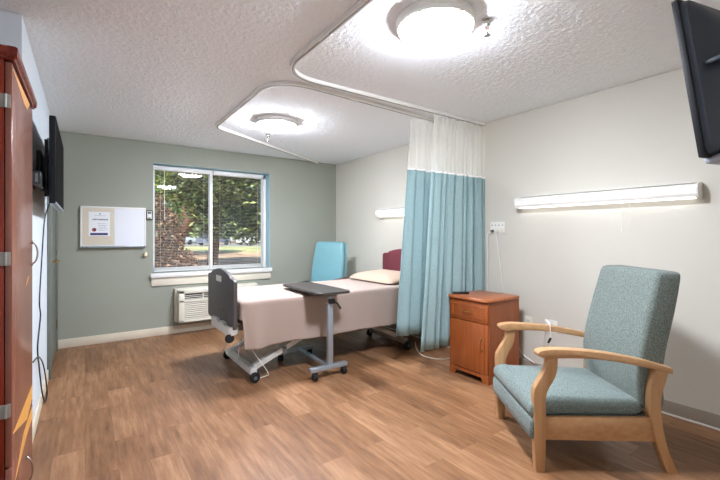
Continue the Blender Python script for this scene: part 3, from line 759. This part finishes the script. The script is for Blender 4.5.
cushion([(.172, -.026, uc, .026, FW-.02, .01), (.178, -.026, uc, .036, FW-.008, .014), (.215, -.028, uc, .042, FW, .018), (.262, -.027, uc, .04, FW, .018), (.28, -.026, uc, .034, FW-.008, .014), (.285, -.026, uc, .024, FW-.02, .01)], 'footrest_panel', 'chair_fab')
MB().prism([(.07, .20), (.6, .2), (.6, .284), (.07, .284)], .04, WU-.04, cp).build('seat_base', 'chair_fab', t)
bk = []
for z, vf, vb, w, r in ((.315, .60, .69, cw-.04, .02), (.322, .585, .70, cw-.01, .03), (.36, .57, .705, cw, .026), (.45, .558, .698, cw, .026), (.55, .556, .700, cw, .026), (.65, .57, .716, cw, .026), (.75, .592, .740, cw-.004, .026), (.85, .616, .765, cw-.01, .026), (.95, .642, .788, cw-.02, .026), (1.03, .664, .803, cw-.026, .026), (1.054, .672, .806, cw-.032, .026), (1.066, .682, .802, cw-.045, .024), (1.072, .70, .79, cw-.07, .02)):
    ring = []
    for p, q in rrect(vb-vf, w, r, 6):
        k = max(0, 1-(q/(w/2))**2)
        ring.append(cp((vf+vb)/2+p-(.022*k if p < 0 else -.01*k), z+(.012*k if z > 1.0 else 0), uc+q))
    bk.append(ring)
MB().loft(bk).build('back_cushion', 'chair_fab_b', t, 60)
# call cord hung over the far arm
pts = [cp(.33, .40, WU-.06), cp(.335, .52, WU-.058), cp(.33, .64, WU-.064), cp(.33, .667, WU-.05), cp(.33, .667, WU+.004), cp(.335, .62, WU+.02), cp(.33, .5, WU+.024), cp(.36, .4, WU+.05), cp(.42, .3, WU+.12)]
c = tag(MB().tube(catmull(pts), .0032, 6).build('bed_call_cord', 'white_plastic'), 'thin white cord draped over the far arm of the armchair', 'cord')
MB().box(-.008, .008, -.006, .006, -.02, .02, .003, 2, Matrix.Translation(cp(.325, .55, WU-.064)) @ Matrix.Rotation(R(25), 4, 'X')).build('clip', 'black', c)

# ------------------------------------------------------------------ hospital bed
t = thing('hospital_bed', 'adjustable hospital bed with charcoal footboard and raised steel base', 'bed', (2.1, 3.7, 0))
by0, by1 = 3.27, 4.16; bc = (by0+by1)/2-.01; hw = .415
def board(top, x0, x1, zb, label_m, name, hw=hw):
    prof = [(-hw, zb+.02), (-hw+.02, zb), (hw-.02, zb), (hw, zb+.02)]
    up = [(hw, top-.09), (hw-.012, top-.076), (hw-.05, top-.066), (hw-.1, top-.064), (hw-.13, top-.052), (hw-.145, top-.04), (hw-.17, top-.038), (hw-.2, top-.03)]
    n = 10
    for i in range(n+1):
        q = (hw-.2)*(1-2*i/n); up.append((q, top-.03*(q/(hw-.2))**2))
    up += [(-q, z) for q, z in up[7::-1]]
    return MB().prism(prof+up, x0, x1, lambda p, q, h: (h, bc+p, q), .006).build(name, label_m, t)
fb = board(.965, 1.02, 1.055, .47, 'footboard', 'footboard')
MB().box(1.015, 1.021, bc-.06, bc+.10, .845, .9, .002).build('label_plate', 'white_plastic', fb)
for yy in (bc-.12, bc-.2): MB().lathe([(.006, 0), (.006, -.003), (.0, -.004)], (1.02, yy, .6 if yy > bc-.15 else .56), 8, 'X').build('bolt', 'black', fb)
board(1.10, 3.325, 3.36, .5, 'burgundy', 'headboard', .475)
b = MB(); b.box(1.10, 3.25, by0+.05, by1-.05, .50, .53, .004)
for yy in (by0+.06, by1-.09): b.box(1.06, 3.25, yy, yy+.03, .455, .5, .004)
b.build('deck', 'bed_metal2', t)
b = MB(); b.tube(smooth_path([(1.07, by0+.06, .47), (1.0, by0+.05, .455), (1.0, 3.88, .455), (1.07, 3.92, .47)], [.04, .04], 5), 0, sec=(.03, .07), up=(0, 0, 1)); b.build('bumper_bar', 'bed_metal', t)
b = MB()
for yy in (bc-.02, bc-.24): b.box(.985, 1.018, yy, yy+.12, .48, .51, .006)
b.build('latch', 'bed_metal', t)
for yy in (by0+.06,):
    MB().lathe([(.012, -.014), (.034, -.014), (.038, -.008), (.038, .008), (.034, .014), (.012, .014)], (1.0, yy, .40), 18, 'Y').build('bumper_roller', 'rubber', t)
    MB().box(.99, 1.01, yy-.006, yy+.006, .40, .46, .002).build('roller_bracket', 'bed_metal', t)
def base_end(x, m, ya, yb):
    b = MB(); b.box(x-.03, x+.03, ya, yb, .06, .115, .006); b.build('base_bar', m, t)
    for yy in (ya-.025, yb+.025):
        w_ = MB().lathe([(.012, -.018), (.036, -.018), (.044, -.01), (.044, .01), (.036, .018), (.012, .018)], (x, yy, .044), 22, 'Y').build('caster', 'rubber', t)
        MB().lathe([(.0, -.021), (.016, -.02), (.016, .02), (.0, .021)], (x, yy, .044), 14, 'Y').build('hub', 'grey_plastic', w_)
base_end(1.20, 'bed_metal', 3.30, 4.04); base_end(2.94, 'bed_metal2', 3.27, 3.93)
def strut(p, q, m, sec=(.045, .06)): MB().tube([p, q], 0, sec=sec, up=(0, 1, 0)).build('lift_arm', m, t)
for yy in (3.36, 3.98):
    strut((1.22, yy, .11), (2.05, yy, .47), 'bed_metal'); strut((2.92, yy-.04, .11), (2.2, yy-.04, .47), 'bed_metal2')
MB().box(1.9, 2.35, 3.38, 3.98, .41, .46, .004).build('lift_crossbar', 'bed_metal2', t)
b = MB(); b.box(1.48, 1.52, 3.32, 3.348, .18, .25, .003); b.build('lift_switch', 'grey_plastic', t)
MB().tube(catmull([(2.72, 3.32, .28), (2.82, 3.27, .29), (2.98, 3.25, .28), (3.08, 3.27, .22), (3.05, 3.3, .14)]), .011, 8).build('release_bar', 'bed_metal2', t)
MB().tube([(1.95, 3.66, .44), (2.6, 3.66, .2)], .03, 10).build('actuator', 'grey_plastic', t)
# loose cables hanging at the foot end
tag(MB().tube(catmull([(1.16, 3.42, .49), (1.16, 3.36, .38), (1.2, 3.31, .26), (1.29, 3.3, .12), (1.345, 3.33, .03), (1.345, 3.36, .008), (1.3, 3.35, .006), (1.26, 3.34, .006)]), .0042, 6).build('bed_cable', 'white_plastic'), 'thin white cable hanging at the bed foot down to near caster', 'cable', 'loose bed cables')
tag(MB().tube(catmull([(1.14, 3.44, .49), (1.10, 3.6, .34), (1.09, 3.8, .2), (1.13, 3.84, .126), (1.15, 3.7, .126), (1.14, 3.56, .13), (1.135, 3.5, .26), (1.15, 3.44, .45)]), .004, 6).build('bed_cable', 'white_plastic'), 'thin white cable loop resting on the bed foot base bar', 'cable', 'loose bed cables')

# blanket, draped in rings
BT = .715
def blanket():
    x0, x1 = 1.075, 3.28; ya, yb = by0-.03, by1+.03
    xc, yc_ = (x0+x1)/2, (ya+yb)/2; L, W = x1-x0, yb-ya
    base = []
    r = .06
    nseg = 90; nseg2 = 34
    per = []
    def edge(p, q, n):
        for i in range(n): t_ = i/n; per.append((p[0]+(q[0]-p[0])*t_, p[1]+(q[1]-p[1])*t_))
    cor = rrect(L, W, r, 5)
    for i in range(4):
        for k in range(5): per.append(cor[i*6+k])
        a, c = cor[i*6+5], cor[(i*6+6) % 24]
        edge(a, c, nseg if i in (0, 2) else nseg2)
    rows = []
    def hem(p, q):
        if p < -L/2+.05 and abs(q) < W/2-.02: return .56
        h = .315+.006*math.sin(p*9+1)
        return h
    def wav(p, q, k):
        s = p*11 if abs(q) > W/2-.07 else q*12
        o_ = .007*math.sin(s+.6)+.005*math.sin(s*2.3+2)+.004*math.sin(s*.37+1)
        cornr = max(0, 1-math.hypot(p+L/2, q+W/2)/.28)
        return k*(o_+.01)+k*cornr*.04*math.sin(1+26*(p-q))+k*cornr*.035
    for k in (1, .97, .85, .7, .55, .4, .28, .17, .08, .03):
        ring = []
        for p, q in per:
            nrm = Vector((p/(L/2) if abs(p) > L/2-.07 else 0, q/(W/2) if abs(q) > W/2-.07 else 0, 0))
            if nrm.length: nrm.normalize()
            h = hem(p, q); z = BT-.03-(BT-.03-h)*k
            d_ = wav(p, q, k)
            if p < -L/2+.05 and abs(q) < W/2-.1: d_ *= .1
            if p < -L/2+.07: nrm.x *= .12
            ring.append((xc+p+nrm.x*d_, yc_+q+nrm.y*d_, z))
        rows.append(ring)
    for ins, z in ((.004, BT-.016), (.014, BT-.006), (.035, BT), (.08, BT+.004)):
        ring = []
        for p, q in per:
            ring.append((xc+p*(L/2-ins)/(L/2), yc_+q*(W/2-ins)/(W/2), z+.003*math.sin(p*6)*math.sin(q*8)))
        rows.append(ring)
    for k in (.8, .55, .3, .05):
        rows.append([(xc+p*(1-(1-k)*.42 if 0 else 1)*(L/2-.08*1)/(L/2)*(1 if 0 else (k*.3+.7)), yc_+q*k*(W/2-.08)/(W/2), BT+.006+.004*math.sin(p*5+k)) for p, q in per])
    o = MB().loft(rows, cap0=False, cap1=True).build('blanket', 'blanket', None, 70)
    s = o.modifiers.new('t', 'SOLIDIFY'); s.thickness = .005; s.offset = -1
    tag(o, 'dusty pink blanket draped over the hospital bed', 'blanket')
blanket()
def pillow():
    rows = []
    cx_, cy_ = 2.99, 3.72; w_, l_ = .54, .80
    for z, k in ((.0, .80), (.012, .93), (.035, 1.0), (.06, .98), (.085, .9), (.105, .76), (.118, .55), (.124, .3), (.126, .05)):
        ring = []
        for p, q in rrect(w_*k, l_*(k*.8+.2) if k > .3 else l_*k*1.2, .08*k, 6):
            sag = 1-.25*abs(q)/(l_/2)
            ring.append((cx_+p+.008*math.sin(q*14), cy_+q, BT+.008+z*sag+(.03*(p/w_) if z > .03 else 0)))
        rows.append(ring)
    tag(MB().loft(rows).build('pillow', 'pillow', None, 80), 'peach pillow lying at the head of the bed', 'pillow')
pillow()

# ------------------------------------------------------------------ overbed table
t = thing('overbed_table', 'wheeled overbed table with grey laminate top at the near side of the bed', 'table', (1.8, 3.05, 0))
rows = []
for z, i in ((.748, .008), (.752, .0), (.768, .0), (.773, .006)):
    rows.append([(1.815+p, 3.335+q, z) for p, q in rrect(.335-2*i, .80-2*i, .05-i, 5)])
MB().loft(rows).build('table_top', 'laminate', t)
MB().box(1.755, 1.865, 3.0, 3.52, .728, .749, .004).build('top_support', 'grey_plastic', t)
MB().box(1.785, 1.835, 3.02, 3.06, .08, .655, .004).build('column', 'steel', t)
MB().box(1.792, 1.828, 3.026, 3.054, .45, .735, .003).build('inner_column', 'steel', t)
MB().box(1.78, 1.84, 3.015, 3.065, .645, .66, .004).build('collar', 'steel', t)
b = MB(); b.box(1.787, 1.84, 2.99, 3.03, .66, .70, .004); b.tube([(1.83, 3.0, .68), (1.85, 2.97, .66), (1.87, 2.95, .615)], [.008, .009, .011], 8); b.build('height_lever', 'black', t)
b = MB(); b.box(1.605, 1.98, 3.005, 3.055, .072, .108, .004); b.build('base_bar', 'steel', t)
b = MB(); b.box(1.59, 1.97, 3.65, 3.695, .072, .105, .004); b.build('base_bar', 'steel', t)
MB().box(1.79, 1.83, 3.05, 3.655, .076, .104, .003).build('base_spine', 'steel', t)
for xx, yy in ((1.645, 3.015), (1.945, 3.015), (1.615, 3.675), (1.94, 3.675)):
    c = MB().lathe([(.008, -.02), (.026, -.02), (.033, -.012), (.033, .012), (.026, .02), (.008, .02)], (xx, yy, .033), 18, 'X').build('caster', 'rubber', t)
    b = MB(); b.box(xx-.026, xx+.026, yy-.014, yy+.014, .05, .073, .006); b.build('caster_housing', 'black', c)

# ------------------------------------------------------------------ blue recliner in the far corner
t = thing('recliner', 'sky blue vinyl recliner in the far corner behind the bed', 'armchair', (2.75, 4.9, 0))
fa = math.atan2(-.55, -.84); F = Vector((math.cos(fa), math.sin(fa), 0)); S = Vector((-F.y, F.x, 0)); O = Vector((2.82, 4.84, 0))
def rp_(u, v, z): return O+S*u-F*v+Vector((0, 0, z))     # v backwards
def rc(spec, name, m):
    rows = []
    for z, vc, dv, wu, r in spec: rows.append([rp_(q, vc+p, z) for p, q in rrect(dv, wu, r, 5)])
    return MB().loft(rows).build(name, m, t, 60)
rc([(.5, .03, .06, .46, .02), (.52, .03, .09, .50, .035), (.7, .05, .1, .51, .04), (.9, .09, .1, .50, .04), (1.05, .125, .1, .475, .04), (1.13, .142, .1, .455, .04), (1.165, .15, .08, .43, .03), (1.175, .152, .05, .38, .02)], 'backrest', 'vinyl')
rc([(.5, .125, .06, .48, .02), (.7, .13, .07, .52, .03), (.9, .17, .07, .51, .03), (1.12, .212, .07, .47, .03), (1.15, .218, .05, .44, .02)], 'back_shell', 'vinyl_edge')
rc([(.38, -.28, .5, .5, .03), (.4, -.28, .56, .52, .04), (.48, -.28, .57, .52, .05), (.52, -.28, .54, .5, .05), (.53, -.28, .48, .44, .04)], 'seat', 'vinyl')
rc([(.12, -.26, .5, .5, .03), (.37, -.26, .55, .52, .03)], 'base', 'vinyl_edge')
for s in (-1, 1):
    b = MB(); rows = []
    for v in (-.52, -.5, 0, .04): rows.append([rp_(s*.31+p, v, (.655 if s > 0 else .575)+q) for p, q in rrect(.085 if abs(v+.24) < .27 else .06, .06 if abs(v+.24) < .27 else .04, .02, 3)])
    b.loft(rows).build('armrest', 'maho_dark' if s > 0 else 'black', t)
    MB().prism([(-.46, .14), (.02, .14), (.02, .56), (-.46, .56)], s*.31-.02, s*.31+.02, lambda p, q, h: rp_(h, p, q)).build('side_panel', 'vinyl', t)
    for v in (-.45, .0): MB().lathe([(.01, -.015), (.06, -.015), (.06, .015), (.01, .015)], rp_(s*.25, v, .06), 16, 'X').build('caster', 'rubber', t)

# ------------------------------------------------------------------ outside
struct(MB().box(-60, 70, YB+.28, 90, -.3, -.1).build('ground', 'lawn'))
def at(px, d, z):
    f, yaw = 390., R(35.2); u = (px-360)/f
    return Vector((d*(math.sin(yaw)+u*math.cos(yaw)), d*(math.cos(yaw)-u*math.sin(yaw)), z))
def strip(d0, d1, label):
    b = MB(); a, c = at(60, d0, 0), at(420, d0, 0); e_, g_ = at(60, d1, 0), at(420, d1, 0)
    b.prism([(a.x, a.y), (c.x, c.y), (g_.x, g_.y), (e_.x, e_.y)], -.1, -.06, lambda p, q, h: (p, q, h))
    o = b.build('grass_strip', 'grass'); tag(o, label, 'grass', None, 'stuff')
strip(30, 44, 'sunlit grass strip beyond the leaf littered ground')
b = MB(); a, c, e_, g_ = at(30, 44, 0), at(430, 44, 0), at(30, 58, 0), at(430, 58, 0)
b.prism([(a.x, a.y), (c.x, c.y), (g_.x, g_.y), (e_.x, e_.y)], -.1, -.05, lambda p, q, h: (p, q, h)); struct(b.build('road', 'asphalt'))

def leaves(b, blobs, n, size, rr):
    tot = sum(r[0]*r[1]*r[2] for _, r in blobs)
    bm = b.bm
    for c, r in blobs:
        for _ in range(int(n*r[0]*r[1]*r[2]/tot)):
            d_ = Vector((rr.gauss(0, 1), rr.gauss(0, 1), rr.gauss(0, 1))).normalized()
            k = rr.uniform(.45, 1)**.6*rr.uniform(.85, 1.1)
            p = Vector(c)+Vector((d_.x*r[0], d_.y*r[1], d_.z*r[2]))*k
            if p.z < -.05: continue
            s = size*rr.uniform(.6, 1.35)
            q = Matrix.Rotation(rr.uniform(0, 6.3), 3, 'Z') @ Matrix.Rotation(rr.uniform(-.9, .9), 3, 'X') @ Matrix.Rotation(rr.uniform(-.9, .9), 3, 'Y')
            vs = [bm.verts.new(p+q @ Vector(v)*s) for v in ((-.5, 0, .0), (0, -.24, .05), (.55, 0, -.05), (0, .24, .05))]
            bm.faces.new(vs)
def tree(name, label, cat, trunk, blobs, n, size, m, seed, group=None, branches=()):
    rr = random.Random(seed); base = trunk[0][0]
    t = thing(name, label, cat, tuple(base), group)
    b = MB(); b.tube([p for p, _ in trunk], [r for _, r in trunk], 10)
    b.build('trunk', 'bark', t)
    for br in branches: MB().tube([p for p, _ in br], [r for _, r in br], 8).build('branch', 'bark', t)
    b = MB(); leaves(b, blobs, n, size, rr); b.build('foliage', m, t)
def V(*a): return Vector(a)
# dark tree filling the right pane
c = at(244, 17, 0)
tree('broadleaf_tree', 'dense dark green tree filling the right window pane', 'tree', [(at(212, 17.5, -.1), .24), (at(216, 17.3, 1.6), .2), (c+V(0, .2, 5), .12)],
     [(c+V(0, -.6, 1.9), (1.3, 1.2, 1.1)), (c+V(-1.1, .3, 2.0), (1.1, 1.2, 1.0)), (c+V(1.7, -1.2, 1.7), (.9, 1, .8)), (c+V(0, 0, 4.2), (2.6, 2.6, 3.0)), (c+V(1.6, -.9, 3.0), (1.7, 1.7, 1.7)), (c+V(-1.2, .9, 3.6), (1.6, 1.6, 1.9)), (c+V(.8, -.4, 1.9), (1.2, 1.2, .9)), (c+V(2.6, -1.6, 4), (1.8, 1.8, 2.2))], 22000, .24, 'leaf_dark', 1)
# brighter tree with a leaning limb in the left pane
c = at(186, 24, 0)
p1, p2 = at(188, 23, 1.9), at(216, 22, 3.6)
tree('spreading_tree', 'bright green tree with a thick leaning limb in left pane', 'tree', [(at(176, 23.4, -.1), .36), (at(180, 23.2, 1.2), .33), (p1, .3), (at(202, 22.5, 2.9), .28), (p2, .25), (at(236, 22, 5.4), .18)],
     [(c+V(-.8, 0, 5.6), (3.6, 2.4, 2.5)), (c+V(-3.4, 1, 4.6), (2.4, 2, 2.4)), (c+V(1.4, 2, 5.0), (2.6, 2.0, 2.0)), (c+V(.2, 3, 2.6), (2.4, 1, 1.1))], 17000, .28, 'leaf_lime', 2,
     branches=[[(p1, .14), (at(180, 23, 3.4), .1), (at(172, 23, 5), .06)]])
# russet shrub close to the glass
c = at(160, 9.2, 0)
tree('shrub', 'russet brown shrub close outside the lower left pane', 'shrub', [(c+V(0, 0, -.1), .07), (c+V(.05, 0, .6), .05), (c+V(0, 0, 1.4), .03)],
     [(c+V(0, 0, .5), (.66, .6, .8)), (c+V(-.05, 0, 1.2), (.58, .5, .8)), (c+V(.46, -.2, .35), (.46, .42, .6)), (c+V(-.2, .1, 1.8), (.42, .4, .5))], 11000, .085, 'leaf_brown', 3)
# tree line behind the cars
for i, (px, d_, hgt, r_) in enumerate(((130, 62, 8, 4.2), (190, 62, 8, 4.2), (250, 62, 8, 4.2), (310, 62, 8, 4.2), (160, 78, 9, 5), (220, 78, 9, 5), (280, 78, 9, 5))):
    c = at(px, d_, 0)
    tree('distant_tree', ('hazy green tree in the row far behind the cars, seen through the window'), 'tree', [(c+V(0, 0, -.1), .5), (c+V(0, 0, hgt), .3)],
         [(c+V(0, 0, hgt), (r_*.95, r_*.95, hgt*.9)), (c+V(1, -1, hgt*.4), (r_*.7, r_*.7, hgt*.4)), (c+V(-1, 0, hgt*1.5), (r_*.6, r_*.6, hgt*.5))], 2600, .9, 'leaf_far', 20+i, 'distant trees outside')
def car(px, d_, m, label, ang):
    c = at(px, d_, -.05); t = thing('car', label, 'car', tuple(c), 'parked cars outside')
    mt = Matrix.Translation(c) @ Matrix.Rotation(R(ang), 4, 'Z')
    def put(b, n, mm): b.bm.transform(mt); b.build(n, mm, t)
    body = [(-2.2, .3), (-2.2, .75), (-1.9, .92), (-1.0, 1.0), (1.1, .98), (2.05, .85), (2.2, .6), (2.2, .3)]
    put(MB().prism(body, -.85, .85, lambda p, q, h: (p, h, q), .06), 'body', m)
    put(MB().prism([(-1.75, .95), (-1.3, 1.45), (.25, 1.48), (.95, .97)], -.72, .72, lambda p, q, h: (p, h, q)), 'windows', 'car_glass')
    put(MB().prism([(-1.35, 1.43), (-1.2, 1.52), (.15, 1.54), (.32, 1.45)], -.72, .72, lambda p, q, h: (p, h, q), .02), 'roof', m)
    for xx in (-1.35, 1.35):
        for yy in (-.8, .8): put(MB().lathe([(.1, -.1), (.32, -.1), (.33, .1), (.1, .1)], (xx, yy, .33), 18, 'Y'), 'wheel', 'rubber')
car(177, 50, 'car_blue', 'pale blue car seen through the left window pane', 35)
car(214, 49, 'car_navy', 'navy car parked behind the window mullion', 35)
car(252, 52, 'car_white', 'white car parked far behind the right window pane', 35)

# ------------------------------------------------------------------ light
wd = bpy.data.worlds.new('sky'); sc.world = wd; wd.use_nodes = True
nt = wd.node_tree; nt.nodes.clear()
o = nt.nodes.new('ShaderNodeOutputWorld'); bg = nt.nodes.new('ShaderNodeBackground'); sk = nt.nodes.new('ShaderNodeTexSky')
sk.sky_type = 'NISHITA'; sk.sun_disc = False; sk.sun_elevation = R(48); sk.sun_rotation = R(190)
bg.inputs['Strength'].default_value = .13
nt.links.new(sk.outputs[0], bg.inputs[0]); nt.links.new(bg.outputs[0], o.inputs[0])
sl = bpy.data.lights.new('sun', 'SUN'); sl.energy = 5.2; sl.angle = R(.6); sl.color = (1, .95, .86)
so = bpy.data.objects.new('sun', sl); COL.objects.link(so); so.rotation_euler = (R(42), 0, R(-22))

cam = bpy.data.cameras.new('camera'); cam.sensor_width = 36; cam.lens = 390/720*36; cam.shift_y = -5.5/720; cam.clip_start = .02; cam.clip_end = 300
co = bpy.data.objects.new('camera', cam); COL.objects.link(co); co.location = (0, 0, 1.28); co.rotation_euler = (R(90), 0, R(-35.2))
sc.camera = co

sc.view_settings.view_transform = 'Standard'; sc.view_settings.look = 'None'; sc.view_settings.gamma = 1; sc.view_settings.use_curve_mapping = False
sc.view_settings.exposure = 1.5
sc.cycles.use_denoising = True
sc.cycles.max_bounces = 10; sc.cycles.diffuse_bounces = 6; sc.cycles.transparent_max_bounces = 24
sc.cycles.sample_clamp_indirect = 6.
